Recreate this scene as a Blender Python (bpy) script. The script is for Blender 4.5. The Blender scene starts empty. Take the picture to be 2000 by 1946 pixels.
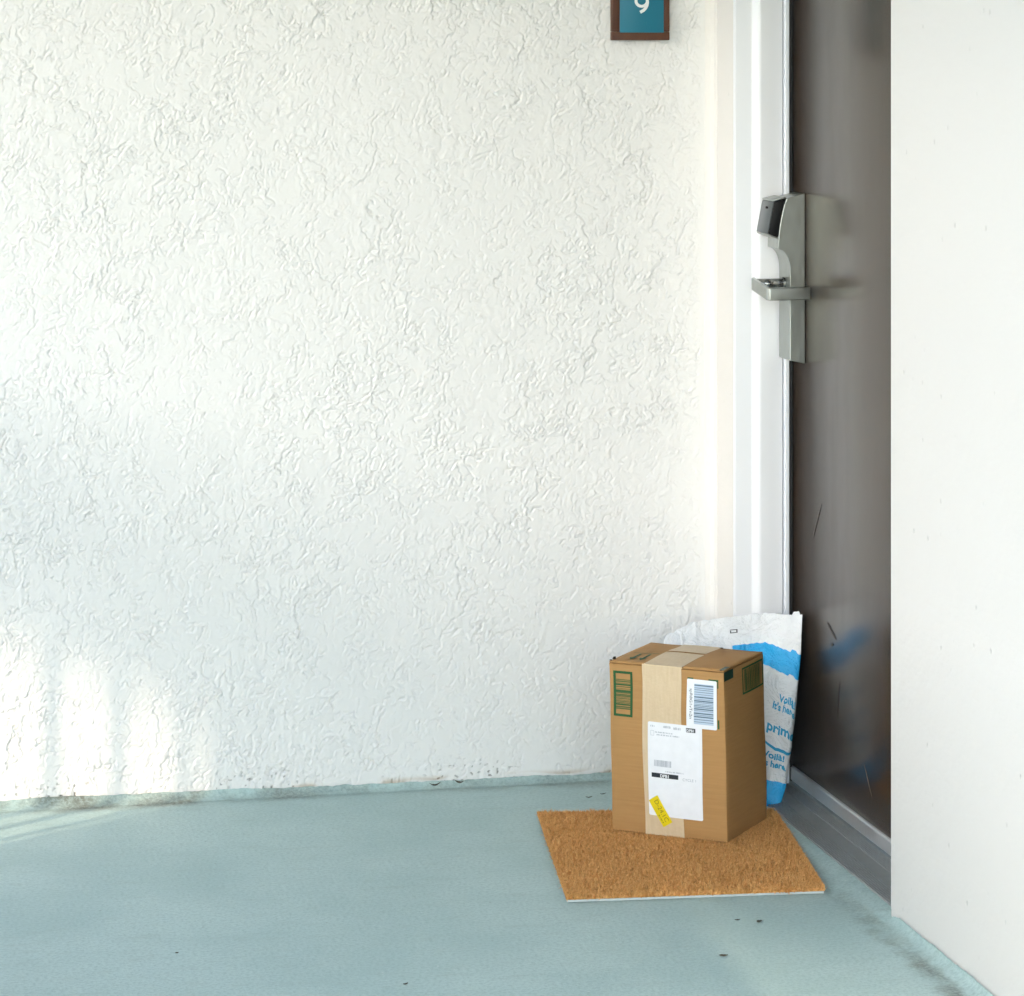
import bpy, bmesh, math, random
import numpy as np
from mathutils import Vector, Matrix, noise as mnoise

R = math.radians
random.seed(7)
rng = np.random.default_rng(11)
S = bpy.context.scene
COL = S.collection

# ------------------------------------------------------------------ camera, sky, sun, exposure
cd = bpy.data.cameras.new('camera')
cam = bpy.data.objects.new('camera', cd)
COL.objects.link(cam)
cam.location = (-1.7136, -6.14, 1.45)
cam.rotation_euler = (R(90), 0, R(-12))
cd.sensor_width = 36
cd.lens = 36 * 6300 / 2000
cd.shift_y = -(973 - 75) / 2000
cd.clip_start = 0.05
cd.clip_end = 2000
S.camera = cam

SUN_EL = 24.0
SUN_DIR = Vector((0.825, 0.561, 0)).normalized()          # horizontal travel of the light
W = bpy.data.worlds.new('World')
S.world = W
W.use_nodes = True
wn = W.node_tree.nodes
bg = wn['Background']
sky = wn.new('ShaderNodeTexSky')
sky.sky_type = 'NISHITA'
sky.sun_disc = False
sky.sun_elevation = R(SUN_EL)
sky.sun_rotation = math.atan2(-SUN_DIR.x, -SUN_DIR.y)
sky.air_density = 1.0
sky.dust_density = 0.6
sky.ozone_density = 1.0
W.node_tree.links.new(sky.outputs[0], bg.inputs[0])
bg.inputs[1].default_value = 0.15

sd = bpy.data.lights.new('sun', 'SUN')
sun = bpy.data.objects.new('sun', sd)
COL.objects.link(sun)
sd.energy = 0.45
sd.angle = R(1.0)
sd.color = (1.0, 0.86, 0.70)
tr = Vector((SUN_DIR.x * math.cos(R(SUN_EL)), SUN_DIR.y * math.cos(R(SUN_EL)), -math.sin(R(SUN_EL))))
sun.rotation_euler = tr.to_track_quat('-Z', 'Y').to_euler()
sun.location = (-6, -5, 4)

S.view_settings.view_transform = 'Standard'
S.view_settings.look = 'None'
S.view_settings.exposure = 2.90
S.view_settings.gamma = 1.0
S.view_settings.use_curve_mapping = False
S.view_settings.use_white_balance = True          # camera white balance for open shade
S.view_settings.white_balance_temperature = 7300
S.view_settings.white_balance_tint = 12
S.cycles.use_adaptive_sampling = True
S.cycles.adaptive_threshold = 0.03
S.cycles.max_bounces = 6
S.cycles.diffuse_bounces = 4
S.cycles.glossy_bounces = 3

# ------------------------------------------------------------------ node helper
class NT:
    def __init__(self, name):
        self.m = bpy.data.materials.new(name)
        self.m.use_nodes = True
        self.t = self.m.node_tree
        self.b = self.t.nodes['Principled BSDF']
        self.out = self.t.nodes['Material Output']
        self._obj = None
    def n(self, typ, ins=None, **attr):
        nd = self.t.nodes.new('ShaderNode' + typ)
        for k, v in attr.items():
            setattr(nd, k, v)
        for k, v in (ins or {}).items():
            self.set(nd.inputs[k], v)
        return nd
    def set(self, sock, v):
        if isinstance(v, bpy.types.NodeSocket):
            self.t.links.new(v, sock)
        else:
            if isinstance(v, tuple) and len(v) == 3 and sock.type == 'RGBA':
                v = v + (1.0,)
            sock.default_value = v
    def p(self, **kw):
        for k, v in kw.items():
            self.set(self.b.inputs[k.replace('_', ' ')], v)
        return self
    def obj(self):
        if self._obj is None:
            self._obj = self.n('TexCoord').outputs['Object']
        return self._obj
    def map(self, v, scale=(1, 1, 1), loc=(0, 0, 0), rot=(0, 0, 0)):
        return self.n('Mapping', {'Vector': v, 'Scale': scale, 'Location': loc, 'Rotation': rot}).outputs[0]
    def noise(self, scale, detail=3, rough=.5, dist=0, vec=None, out='Fac'):
        return self.n('TexNoise', {'Vector': vec or self.obj(), 'Scale': scale, 'Detail': detail,
                                   'Roughness': rough, 'Distortion': dist}).outputs[out]
    def math(self, op, a, b=0.0, c=0.0):
        nd = self.n('Math', operation=op)
        self.set(nd.inputs[0], a); self.set(nd.inputs[1], b); self.set(nd.inputs[2], c)
        return nd.outputs[0]
    def rng(self, v, a, b, c=0., d=1., smooth=True):
        return self.n('MapRange', {'Value': v, 'From Min': a, 'From Max': b, 'To Min': c, 'To Max': d},
                      interpolation_type='SMOOTHSTEP' if smooth else 'LINEAR').outputs[0]
    def mix(self, f, a, b):
        nd = self.n('Mix', data_type='RGBA')
        self.set(nd.inputs[0], f); self.set(nd.inputs[6], a); self.set(nd.inputs[7], b)
        return nd.outputs[2]
    def bump(self, h, dist=1.0, strength=1.0, normal=None):
        ins = {'Height': h, 'Distance': dist, 'Strength': strength}
        if normal is not None: ins['Normal'] = normal
        return self.n('Bump', ins).outputs[0]
    def sep(self, v=None):
        return self.n('SeparateXYZ', {0: v or self.obj()}).outputs

def flat(name, col, rough=.6, metal=0., spec=.5):
    t = NT(name)
    f = t.noise(60, 3)
    c2 = tuple(x * .88 for x in col)
    t.p(Base_Color=t.mix(f, c2, col), Roughness=rough, Metallic=metal)
    t.b.inputs['Specular IOR Level'].default_value = spec
    return t.m

# ------------------------------------------------------------------ mesh helpers
class MB:
    """collects pieces, then links them as one mesh object"""
    def __init__(self):
        self.v = []; self.f = []; self.uv = None
    def add(self, v, f):
        o = len(self.v)
        self.v += [tuple(p) for p in v]
        self.f += [tuple(i + o for i in q) for q in f]
        return self
    def box(self, a, b):
        x0, y0, z0 = a; x1, y1, z1 = b
        return self.add([(x0, y0, z0), (x1, y0, z0), (x1, y1, z0), (x0, y1, z0),
                         (x0, y0, z1), (x1, y0, z1), (x1, y1, z1), (x0, y1, z1)],
                        [(0, 3, 2, 1), (4, 5, 6, 7), (0, 1, 5, 4), (1, 2, 6, 5), (2, 3, 7, 6), (3, 0, 4, 7)])
    def prism(self, poly, axis, a, b):
        """extrude a 2-d polygon along axis 0/1/2; the two poly coords are the other axes in order"""
        def put(p, t):
            q = list(p); q.insert(axis, t); return tuple(q)
        n = len(poly)
        v = [put(p, a) for p in poly] + [put(p, b) for p in poly]
        f = [tuple(range(n - 1, -1, -1)), tuple(range(n, 2 * n))]
        f += [(i, (i + 1) % n, n + (i + 1) % n, n + i) for i in range(n)]
        return self.add(v, f)
    def cyl(self, a, b, r, n=20, r2=None):
        a = Vector(a); b = Vector(b); d = (b - a).normalized()
        u = d.orthogonal().normalized(); w = d.cross(u)
        r2 = r if r2 is None else r2
        v = [a + (u * math.cos(t) + w * math.sin(t)) * r for t in [2 * math.pi * i / n for i in range(n)]]
        v += [b + (u * math.cos(t) + w * math.sin(t)) * r2 for t in [2 * math.pi * i / n for i in range(n)]]
        f = [tuple(range(n - 1, -1, -1)), tuple(range(n, 2 * n))]
        f += [(i, (i + 1) % n, n + (i + 1) % n, n + i) for i in range(n)]
        return self.add(v, f)
    def build(self, name, mat, parent=None, bevel=0., seg=2, smooth=False, origin=None, sharp=40):
        me = bpy.data.meshes.new(name)
        off = Vector(origin) if origin is not None else Vector((0, 0, 0))
        me.from_pydata([tuple(Vector(p) - off) for p in self.v], [], self.f)
        bm = bmesh.new(); bm.from_mesh(me)
        bmesh.ops.recalc_face_normals(bm, faces=bm.faces)
        if bevel > 0:
            es = [e for e in bm.edges if len(e.link_faces) == 2 and e.calc_face_angle(0) > .35]
            bmesh.ops.bevel(bm, geom=es, offset=bevel, segments=seg, affect='EDGES', profile=.5, clamp_overlap=True)
        bm.to_mesh(me); bm.free()
        if smooth or bevel > 0:
            for p in me.polygons: p.use_smooth = True
            if bevel > 0:
                me.set_sharp_from_angle(angle=R(sharp))
        me.materials.append(mat)
        o = bpy.data.objects.new(name, me)
        COL.objects.link(o)
        o.location = off
        if parent is not None:
            o.parent = parent
        return o

def tag(o, label, cat=None, group=None, kind=None):
    o['label'] = label
    if cat: o['category'] = cat
    if group: o['group'] = group
    if kind: o['kind'] = kind
    return o

def struct(o):
    o['kind'] = 'structure'; return o

def empty(name, loc, rz=0.):
    o = bpy.data.objects.new(name, None)
    COL.objects.link(o)
    o.location = loc; o.rotation_euler = (0, 0, rz)
    o.empty_display_size = .05
    return o

def grid_mesh(name, P, mat, parent=None, smooth=True, uv=None, close_u=False):
    """P: array (nu, nv, 3)"""
    nu, nv = P.shape[:2]
    idx = np.arange(nu * nv).reshape(nu, nv)
    if close_u:
        i2 = np.roll(idx, -1, axis=0)
        q = np.stack([idx[:, :-1], i2[:, :-1], i2[:, 1:], idx[:, 1:]], -1).reshape(-1, 4)
    else:
        q = np.stack([idx[:-1, :-1], idx[1:, :-1], idx[1:, 1:], idx[:-1, 1:]], -1).reshape(-1, 4)
    me = bpy.data.meshes.new(name)
    me.from_pydata(P.reshape(-1, 3).tolist(), [], q.tolist())
    if uv is not None:
        at = me.attributes.new('st', 'FLOAT_VECTOR', 'POINT')
        at.data.foreach_set('vector', np.concatenate([uv.reshape(-1, 2), np.zeros((nu * nv, 1))], 1).astype(np.float32).ravel())
    for p in me.polygons: p.use_smooth = smooth
    me.materials.append(mat)
    o = bpy.data.objects.new(name, me)
    COL.objects.link(o)
    if parent is not None: o.parent = parent
    return o

_fonts = {}
def text_geo(s, size, bold=False, spacing=1.0):
    """triangulated flat text: list of 2-d verts and faces, baseline at y=0, starting at x=0"""
    cu = bpy.data.curves.new('tmp', 'FONT')
    cu.body = s; cu.size = size; cu.resolution_u = 3; cu.space_character = spacing
    if bold: cu.offset = size * .034
    ob = bpy.data.objects.new('tmp', cu)
    COL.objects.link(ob)
    me = bpy.data.meshes.new_from_object(ob)
    v = [(p.co.x, p.co.y) for p in me.vertices]
    f = [tuple(p.vertices) for p in me.polygons]
    bpy.data.objects.remove(ob); bpy.data.curves.remove(cu); bpy.data.meshes.remove(me)
    return v, f

# ------------------------------------------------------------------ materials
def stucco(name, base):
    t = NT(name)
    d = t.n('Attribute', attribute_name='dirt').outputs['Vector']
    dx, dy, dz = t.n('SeparateXYZ', {0: d}).outputs
    c = t.mix(t.noise(2.2, 2, .6), tuple(b * .96 for b in base), base)
    c = t.mix(dx, c, (.13, .12, .10))          # grime in pinholes
    c = t.mix(dy, c, (.46, .33, .20))          # rusty line at the foot
    t.p(Base_Color=c, Roughness=.75)
    t.b.inputs['Specular IOR Level'].default_value = .3
    return t.m

def smooth_stucco(name, base):
    t = NT(name)
    o = t.obj()
    h = t.math('MULTIPLY', t.noise(22, 4, .6, vec=t.map(o, scale=(1, .55, 1))), .0032)
    vo = t.n('TexVoronoi', {'Vector': t.map(o, scale=(1, 1, .8)), 'Scale': 30, 'Randomness': 1.0})
    keep = t.rng(t.n('SeparateXYZ', {0: vo.outputs['Color']}).outputs[0], .86, 1.0)
    pit = t.math('MULTIPLY', t.rng(vo.outputs['Distance'], .02, .13, 1, 0), keep)
    h = t.math('SUBTRACT', h, t.math('MULTIPLY', pit, .0022))
    c = t.mix(pit, base, tuple(b * .90 for b in base))
    t.p(Base_Color=c, Roughness=.75, Normal=t.bump(h))
    t.b.inputs['Specular IOR Level'].default_value = .3
    return t.m

M = {}
M['stucco'] = stucco('white_lace_stucco', (.835, .82, .805))
M['smooth_stucco'] = smooth_stucco('smooth_stucco', (.82, .785, .755))

def floor_mat(name, dirt_edge):
    t = NT(name)
    o = t.obj()
    big = t.noise(2.2, 4, .65)
    fine = t.noise(150, 3, .7)
    c = t.mix(t.rng(big, .35, .65), (.40, .54, .53), (.475, .61, .595))
    c = t.mix(t.rng(fine, .40, .70, 0, .6), c, (.27, .40, .395))
    c = t.mix(t.rng(fine, .36, .28, 0, .5), c, (.64, .71, .68))
    vo = t.n('TexVoronoi', {'Vector': o, 'Scale': 45})
    vr, vg, vb_ = t.n('SeparateXYZ', {0: vo.outputs['Color']}).outputs
    spk = t.math('MULTIPLY', t.rng(vo.outputs['Distance'], .04, .12, 1, 0), t.rng(vr, .80, .95))
    c = t.mix(t.math('MULTIPLY', spk, .6), c, t.mix(t.rng(vg, .45, .55), (.13, .16, .15), (.72, .76, .73)))
    c = t.mix(t.rng(t.noise(11, 4, .7, vec=t.map(o, scale=(1, 3, 1))), .52, .72, 0, .35), c, (.33, .43, .41))
    x, y, z = t.sep()
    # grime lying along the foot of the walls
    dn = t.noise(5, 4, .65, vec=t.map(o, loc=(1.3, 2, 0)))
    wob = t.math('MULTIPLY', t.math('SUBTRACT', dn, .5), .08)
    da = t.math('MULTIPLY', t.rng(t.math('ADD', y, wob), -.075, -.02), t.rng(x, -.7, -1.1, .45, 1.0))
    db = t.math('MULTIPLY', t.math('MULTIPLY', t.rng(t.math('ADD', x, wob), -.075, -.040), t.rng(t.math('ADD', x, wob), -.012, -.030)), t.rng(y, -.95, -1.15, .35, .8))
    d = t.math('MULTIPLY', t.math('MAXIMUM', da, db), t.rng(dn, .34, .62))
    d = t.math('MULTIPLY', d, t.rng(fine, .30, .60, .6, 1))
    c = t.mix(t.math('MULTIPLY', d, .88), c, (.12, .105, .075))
    t.p(Base_Color=c, Roughness=.58, Normal=t.bump(t.math('MULTIPLY', fine, .0008)))
    t.b.inputs['Specular IOR Level'].default_value = .35
    return t.m
M['floor'] = floor_mat('painted_concrete', False)
M['cove'] = floor_mat('painted_cove', True)

def paint(name, col, rough=.35, wear=0.0):
    t = NT(name)
    c = t.mix(t.noise(3, 2, .6), tuple(v * .94 for v in col), col)
    rg = rough
    if wear:
        rg = t.rng(t.noise(9, 4, .6, vec=t.map(t.obj(), scale=(1, 1, .3))), .3, .7, rough * .9, rough * 1.12)
    t.p(Base_Color=c, Roughness=rg)
    return t.m
M['frame_white'] = paint('white_frame_paint', (.90, .905, .935), .38)
M['door'] = paint('brown_door_paint', (.052, .034, .023), .24, .2)
M['ceiling'] = paint('cream_ceiling', (.80, .78, .72), .8)
M['outer'] = paint('cream_render', (.76, .745, .70), .8)

def metal(name, col, rough, streak=(1, 1, 1)):
    t = NT(name)
    n = t.noise(90, 4, .65, vec=t.map(t.obj(), scale=streak))
    c = t.mix(n, tuple(v * .8 for v in col), col)
    t.p(Base_Color=c, Metallic=1.0, Roughness=t.rng(n, .3, .7, rough * .8, rough * 1.25),
        Normal=t.bump(t.math('MULTIPLY', n, .00012)))
    return t.m
M['satin'] = metal('satin_nickel', (.47, .49, .465), .36, (1, 1, .3))
M['sweep'] = metal('scuffed_aluminium', (.86, .89, .92), .55, (1, 2, .3))
M['threshold'] = NT('dark_threshold')
t = M['threshold']
n = t.noise(35, 5, .65)
t.p(Base_Color=t.mix(n, (.24, .26, .265), (.36, .38, .385)), Metallic=.25, Roughness=.5)
M['threshold'] = t.m
M['black'] = flat('black_plastic', (.008, .008, .009), .45, spec=.25)
M['blackmatt'] = flat('black_rubber', (.02, .02, .022), .6)
M['chrome'] = metal('spindle_metal', (.36, .36, .35), .25)

t = NT('kraft_cardboard')
fib = t.noise(260, 3, .6, vec=t.map(t.obj(), scale=(.06, .06, 1)))
flu = t.n('TexWave', {'Vector': t.obj(), 'Scale': 55, 'Distortion': .4, 'Detail': 1}, bands_direction='X').outputs['Fac']
blot = t.noise(14, 5, .6)
c = t.mix(fib, (.40, .205, .074), (.51, .278, .108))
c = t.mix(t.rng(blot, .4, .75, 0, .35), c, (.40, .22, .085))
t.p(Base_Color=c, Roughness=.72, Normal=t.bump(t.math('ADD', t.math('MULTIPLY', fib, .00025), t.math('MULTIPLY', blot, .0012))))
t.b.inputs['Specular IOR Level'].default_value = .3
M['kraft'] = t.m
t = NT('paper_tape')
fib = t.noise(200, 4, .6, vec=t.map(t.obj(), scale=(1, 1, .12)))
blot = t.noise(25, 4, .6)
t.p(Base_Color=t.mix(fib, (.60, .44, .27), (.73, .57, .385)), Roughness=.5,
    Normal=t.bump(t.math('MULTIPLY', blot, .003)))
M['tape'] = t.m
M['green'] = flat('green_ink', (.010, .095, .022), .6)
M['green_thin'] = flat('thin_green_ink', (.10, .13, .035), .65)
M['green_dark'] = flat('teal_green_tape', (.008, .055, .033), .5)
M['label'] = flat('label_paper', (.90, .91, .94), .5)
M['ink'] = flat('black_ink', (.018, .022, .03), .5)
M['bluebar'] = flat('slate_ink', (.10, .16, .22), .5)
M['bluewash'] = flat('pale_blue_ink', (.52, .63, .76), .5)
M['greyink'] = flat('faint_ink', (.42, .45, .50), .5)
M['yellow'] = flat('yellow_sticker', (.86, .66, .012), .45)
M['ochre'] = flat('ochre_ink', (.36, .26, .02), .5)
M['torn'] = flat('torn_dark_paper', (.05, .038, .028), .8)

# ------------------------------------------------------------------ large structure
# ground out to the horizon, below the porch slab
g = MB(); g.add([(-600, -600, -.16), (600, -600, -.16), (600, 600, -.16), (-600, 600, -.16)], [(0, 1, 2, 3)])
t = NT('yard_paving'); n = t.noise(.8, 6, .6)
t.p(Base_Color=t.mix(n, (.10, .10, .095), (.15, .15, .14)), Roughness=.9)
struct(g.build('ground', t.m))

# porch slab with cove
fl = MB().box((-2.72, -8.5, -.15), (.30, .06, 0)).build('floor', M['floor'])
struct(fl)

def cove_strip(name, n, pos, hfun, rfun, mat):
    """concave fillet between floor and wall. pos(t, out, z) -> point"""
    k = 9
    P = np.zeros((n, k, 3))
    for i in range(n):
        tt = i / (n - 1)
        hh = hfun(tt); rr = rfun(tt)
        for j in range(k):
            a = j / (k - 1) * math.pi / 2
            out = .0025 + rr * (1 - math.sin(a)); z = .0006 + hh * (1 - math.cos(a))
            P[i, j] = pos(tt, out, z)
    return grid_mesh(name, P, mat, fl)
def nz(x, y=0., z=0.): return mnoise.noise(Vector((x, y, z)))
def hA(t_):
    x = -2.6 + 2.6 * t_
    b = np.interp(x, [-2.6, -1.4, -1.0, -.7, 0], [.018, .0165, .015, .012, .012])
    return b + .003 * nz(x * 9) + .0022 * nz(x * 40, 3) + .001 * nz(x * 120, 9)
cove_strip('cove', 900, lambda s, o, z: (-2.6 + 2.6 * s, -o, z), hA,
           lambda s: float(np.interp(s, [0, .46, .7, 1], [.034, .032, .024, .020])) + .004 * nz(s * 14, 5), M['cove'])
def hB(s):
    y = -1.083 - 6 * s
    return min(1, .25 + (-1.083 - y) / .06) * .016 + .003 * nz(y * 7, 2) + .0025 * nz(y * 35, 7) + .001 * nz(y * 110, 2)
cove_strip('cove', 1500, lambda s, o, z: (-o, -1.083 - 6 * s, z), hB, lambda s: .036 + .007 * nz(s * 40, 3), M['cove'])
# low concrete lip in front of the threshold
def lipP():
    n, k = 260, 10
    P = np.zeros((n, k, 3))
    for i in range(n):
        y = -.165 - .945 * i / (n - 1)
        fade = 1 - max(0, min(1, (-1.06 - y) / .05))
        e = .004 * nz(y * 18, 4) + .002 * nz(y * 70, 8)
        for j in range(k):
            s = j / (k - 1)
            P[i, j] = (-.052 + (.066 if y > -1.08 else .050) * s + e * s + .006 * nz(y * 9, 1), y, .0008 + fade * (.0105 * (s * s * (3 - 2 * s)) + .0012 * nz(y * 25, s * 3)))
    return P
grid_mesh('sill_lip', lipP(), M['cove'], fl)

# back wall: the trowelled relief is real geometry, a height field on a grid that is finest where it is seen closest
_perm = np.random.default_rng(3).permutation(4096)
_ang = np.random.default_rng(4).random(4096) * 2 * np.pi
_gx = np.cos(_ang); _gy = np.sin(_ang)
def perlin(x, y, seed=0):
    xi = np.floor(x).astype(np.int64); yi = np.floor(y).astype(np.int64)
    xf = x - xi; yf = y - yi
    u = xf * xf * xf * (xf * (xf * 6 - 15) + 10); v = yf * yf * yf * (yf * (yf * 6 - 15) + 10)
    def g(a, b, dx, dy):
        k = _perm[(a + seed * 17 + _perm[(b + seed * 31) & 4095]) & 4095]
        return _gx[k] * dx + _gy[k] * dy
    n00 = g(xi, yi, xf, yf); n10 = g(xi + 1, yi, xf - 1, yf)
    n01 = g(xi, yi + 1, xf, yf - 1); n11 = g(xi + 1, yi + 1, xf - 1, yf - 1)
    a = n00 + u * (n10 - n00); b = n01 + u * (n11 - n01)
    return (a + v * (b - a)) * 1.5
def fbm(x, y, octv, gain, seed):
    s_ = 0; a = 1.
    for k in range(octv):
        s_ = s_ + a * perlin(x * 2 ** k + 13.7 * k, y * 2 ** k + 7.3 * k, seed + k); a *= gain
    return s_
def sstep(x, a, b):
    t_ = np.clip((x - a) / (b - a), 0, 1); return t_ * t_ * (3 - 2 * t_)
gxs = np.concatenate([np.arange(-2.75, -1.46, .0065), np.arange(-1.46, .0, .0019), [0.0]])
gzs = np.concatenate([np.arange(-.0, 1.60, .0019), np.arange(1.60, 2.32, .0065), [2.32]])
GX, GZ = np.meshgrid(gxs, gzs, indexing='ij')
wx = GX + .012 * fbm(GX * 11, GZ * 11, 2, .5, 50); wz = GZ + .012 * fbm(GX * 11, GZ * 11, 2, .5, 60)
wx = wx + .0030 * perlin(GX * 120, GZ * 120, 70); wz = wz + .0030 * perlin(GX * 120, GZ * 120, 71)
ca_, sa_ = math.cos(R(20)), math.sin(R(20))
rx_ = wx * ca_ - wz * sa_; rz_ = (wx * sa_ + wz * ca_) * .8
H = np.zeros_like(GX)
# ragged trowel ledges: a sharp broken edge on one side, feathering out on the other
for sc, thr, amp, lam, octv, seed in ((4.5, .05, .0013, .030, 6, 1), (6, -.12, .0012, .022, 6, 9), (8, .10, .0012, .018, 5, 17), (8, -.15, .0011, .018, 5, 25),
                                      (12, .0, .0010, .012, 5, 33), (13, .22, .0010, .012, 5, 41), (20, .05, .0008, .008, 4, 57), (22, -.2, .0008, .008, 4, 65), (34, .1, .0007, .006, 3, 73)):
    n = fbm(rx_ * sc, rz_ * sc, octv, .60, seed) - thr
    g0, g1 = np.gradient(n, gxs, gzs)
    dist = n / np.maximum(np.hypot(g0, g1), sc * .35)
    led = sstep(dist, -.0008, .0010) * np.exp(-np.maximum(dist, 0) / lam)
    led = .55 * led - 1.25 * np.exp(-((dist + .0012) / .0011) ** 2)         # the slit under the lip of the ledge
    H += 1.3 * amp * led * sstep(fbm(GX * sc * 1.5, GZ * sc * 1.5, 2, .5, seed + 5), .02, .34)
H *= .85 + .55 * sstep(fbm(GX * 2.6, GZ * 2.2, 3, .6, 77), -.35, .35)       # flatter and rougher areas
rough = sstep(fbm(GX * 6, GZ * 4.5, 3, .6, 80), -.10, .45)
H += (.12 + .88 * rough) * (.00072 * fbm(wx * 50, wz * 28, 2, .5, 90) + .00040 * fbm(wx * 130, wz * 75, 2, .5, 95))
H *= 1 - .96 * sstep(GX, -.040, -.020)
# pinholes and rust along the foot
foot_m = (1 - sstep(GZ, .018, .070)) * sstep(fbm(GX * 5, GZ * 1.5, 2, .5, 120), -.15, .30)
pn = perlin(GX * 120, GZ * 140, 130)
hole = sstep(pn, .50, .62) * foot_m
H -= .0025 * hole
rust = (1 - sstep(GZ, .012, .026)) * sstep(fbm(GX * 4 + 3, GZ * 20, 3, .6, 150), .12, .4) * sstep(GX, -.95, -.8)
nxg, nzg = GX.shape
P = np.stack([GX, -H, GZ], -1)
wA = grid_mesh('stucco_wall', P, M['stucco'])
at = wA.data.attributes.new('dirt', 'FLOAT_VECTOR', 'POINT')
at.data.foreach_set('vector', np.stack([hole * .8, rust * .6, 0 * hole], -1).astype(np.float32).ravel())
bmk = MB().box((-2.75, .003, -.15), (.30, .18, 2.32))
bmk.build('wall_core', M['outer'], wA)
tag(wA, 'rough white trowelled stucco wall behind the parcel and number sign', 'wall')

# side wall with the door opening
YF, YN, XD, ZH = -.160, -1.074, .105, 2.06
wb = MB()
wb.box((0, YF, 0), (.22, -.0005, 2.32))
wb.box((0, -8.5, 0), (.22, YN, 2.32))
wb.box((0, YN, ZH), (.22, YF, 2.32))
wB = wb.build('stucco_wall', M['smooth_stucco'], bevel=.006, seg=3)
bm = bmesh.new(); bm.from_mesh(wB.data)
for k in range(150):
    bmesh.ops.bisect_plane(bm, geom=bm.verts[:] + bm.edges[:] + bm.faces[:], plane_co=(0, 0, .015 * k + .006), plane_no=(0, 0, 1))
for v in bm.verts:
    if v.co.x < .012 and YN - .03 < v.co.y < YN + .001:
        n_ = .0022 * nz(v.co.z * 6, 3) + .0012 * nz(v.co.z * 25, 9) + .0006 * nz(v.co.z * 70, 5)
        v.co.y += n_ * .8; v.co.x += n_ * .5
bm.to_mesh(wB.data); bm.free()
tag(wB, 'smooth cream stucco wall to the right of the brown door', 'wall')
# plaster fillet in the inside corner
pc = MB()
prof = [(-.020, -.0012), (-.010, -.0035), (-.0035, -.010), (-.0012, -.020), (.0, -.020), (.0, .0), (-.02, 0)]
pc.prism(prof, 2, .012, 2.3)
pc.build('corner_fillet', M['smooth_stucco'], wB, smooth=False)

# ceiling of the porch
cl = MB().box((-2.85, -4.6, 2.3205), (.30, .18, 2.5)).build('ceiling', M['ceiling'])
struct(cl)

# ------------------------------------------------------------------ out of frame: railing, plus parapet and building added to shape the sun
XR = -2.27
pp = MB().box((XR - .08, -2.78, 0), (XR + .08, -.908, 1.0))  # unseen parapet, added to stop the sun right of the patch
pa = pp.build('sun_block_parapet', M['outer'], bevel=.01)
tag(pa, 'low unseen cream parapet added left of the porch to block sun', 'wall')
rl = empty('railing', (XR, -.55, 0)); tag(rl, 'white metal railing between added parapet and stucco wall', 'railing')
o0 = (XR, -.55, 0)
def rbox(nm, a, b):
    m = MB().box(a, b)
    m.v = [(p[0] - o0[0], p[1] - o0[1], p[2] - o0[2]) for p in m.v]
    return m.build(nm, M['frame_white'], rl)
rbox('top_rail', (XR - .025, -.906, .96), (XR + .025, -.002, 1.0))
for k in range(11):
    yb = -.802 + .0851 * k - .03
    rbox('baluster', (XR - .008, yb - .008, .001), (XR + .008, yb + .008, .9595))

# unseen building added to keep sun off the porch but for a low patch
TE = math.tan(R(SUN_EL))
CA = R(17.5)
cpos = Vector((-1.2, 0, 0)) - SUN_DIR * 10.0 + Vector((math.cos(CA), math.sin(CA), 0)) * 2
cp = empty('sun_block_building', (cpos.x, cpos.y, -.16), CA)
tag(cp, 'unseen cream building on columns, added to block the sun', 'building')
LZ = .21 + 10 * TE + .16
MB().box((-2, -6, LZ), (0, 6, LZ + 2.7)).build('sun_block_slab', M['outer'], cp)
for yy in (-5.8, -2.9, 2.9, 5.8):
    for xx in (-1.8, -.2):
        MB().box((xx - .14, yy - .14, 0), (xx + .14, yy + .14, LZ - .001)).build('sun_block_column', M['outer'], cp)

# long unseen wall, added behind it to block the warm horizon glow
yw = MB().box((-15.0, -34, -.16), (-14.7, 22, 3.7)).build('glow_block_wall', M['outer'])
tag(yw, 'long unseen wall added to block the horizon glow', 'wall')

# ------------------------------------------------------------------ door frame
df = empty('door_frame', (0, YF, 0)); tag(df, 'white painted metal door frame beside the stucco return', 'door frame')
def local(m, o):
    m.v = [(p[0] - o[0], p[1] - o[1], p[2] - o[2]) for p in m.v]; return m
fo = (0, YF, 0)
def jamb_profile(y0, s):
    # s=-1: far jamb, facing the camera
    return [(-.007, y0 - s * .004), (-.007, y0 + s * .010), (.027, y0 + s * .010), (.036, y0 + s * .022), (.040, y0 + s * .024),
            (.0845, y0 + s * .024), (.0845, y0 - s * .004)]
local(MB().prism(jamb_profile(YF, -1), 2, .012, ZH - .002), fo).build('jamb', M['frame_white'], df, bevel=.0022, seg=3)
local(MB().prism([(max(a_, .004), b_) for a_, b_ in jamb_profile(YN, 1)], 2, .012, ZH - .002), fo).build('jamb', M['frame_white'], df, bevel=.0022, seg=3)
local(MB().box((-.006, YN + .012, ZH - .03), (.084, YF - .012, ZH - .001)), fo).build('head', M['frame_white'], df)
# weatherstrip against the door edge
t = NT('white_vinyl'); t.p(Base_Color=(.84, .87, .92), Roughness=.35); vinyl = t.m
local(MB().box((.0865, YF - .033, .018), (.0955, YF - .001, ZH - .004)), fo).build('weatherstrip', vinyl, df, bevel=.002, seg=3)
local(MB().box((.0957, YF - .030, .018), (.1015, YF - .001, ZH - .004)), fo).build('gasket', M['blackmatt'], df)

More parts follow.
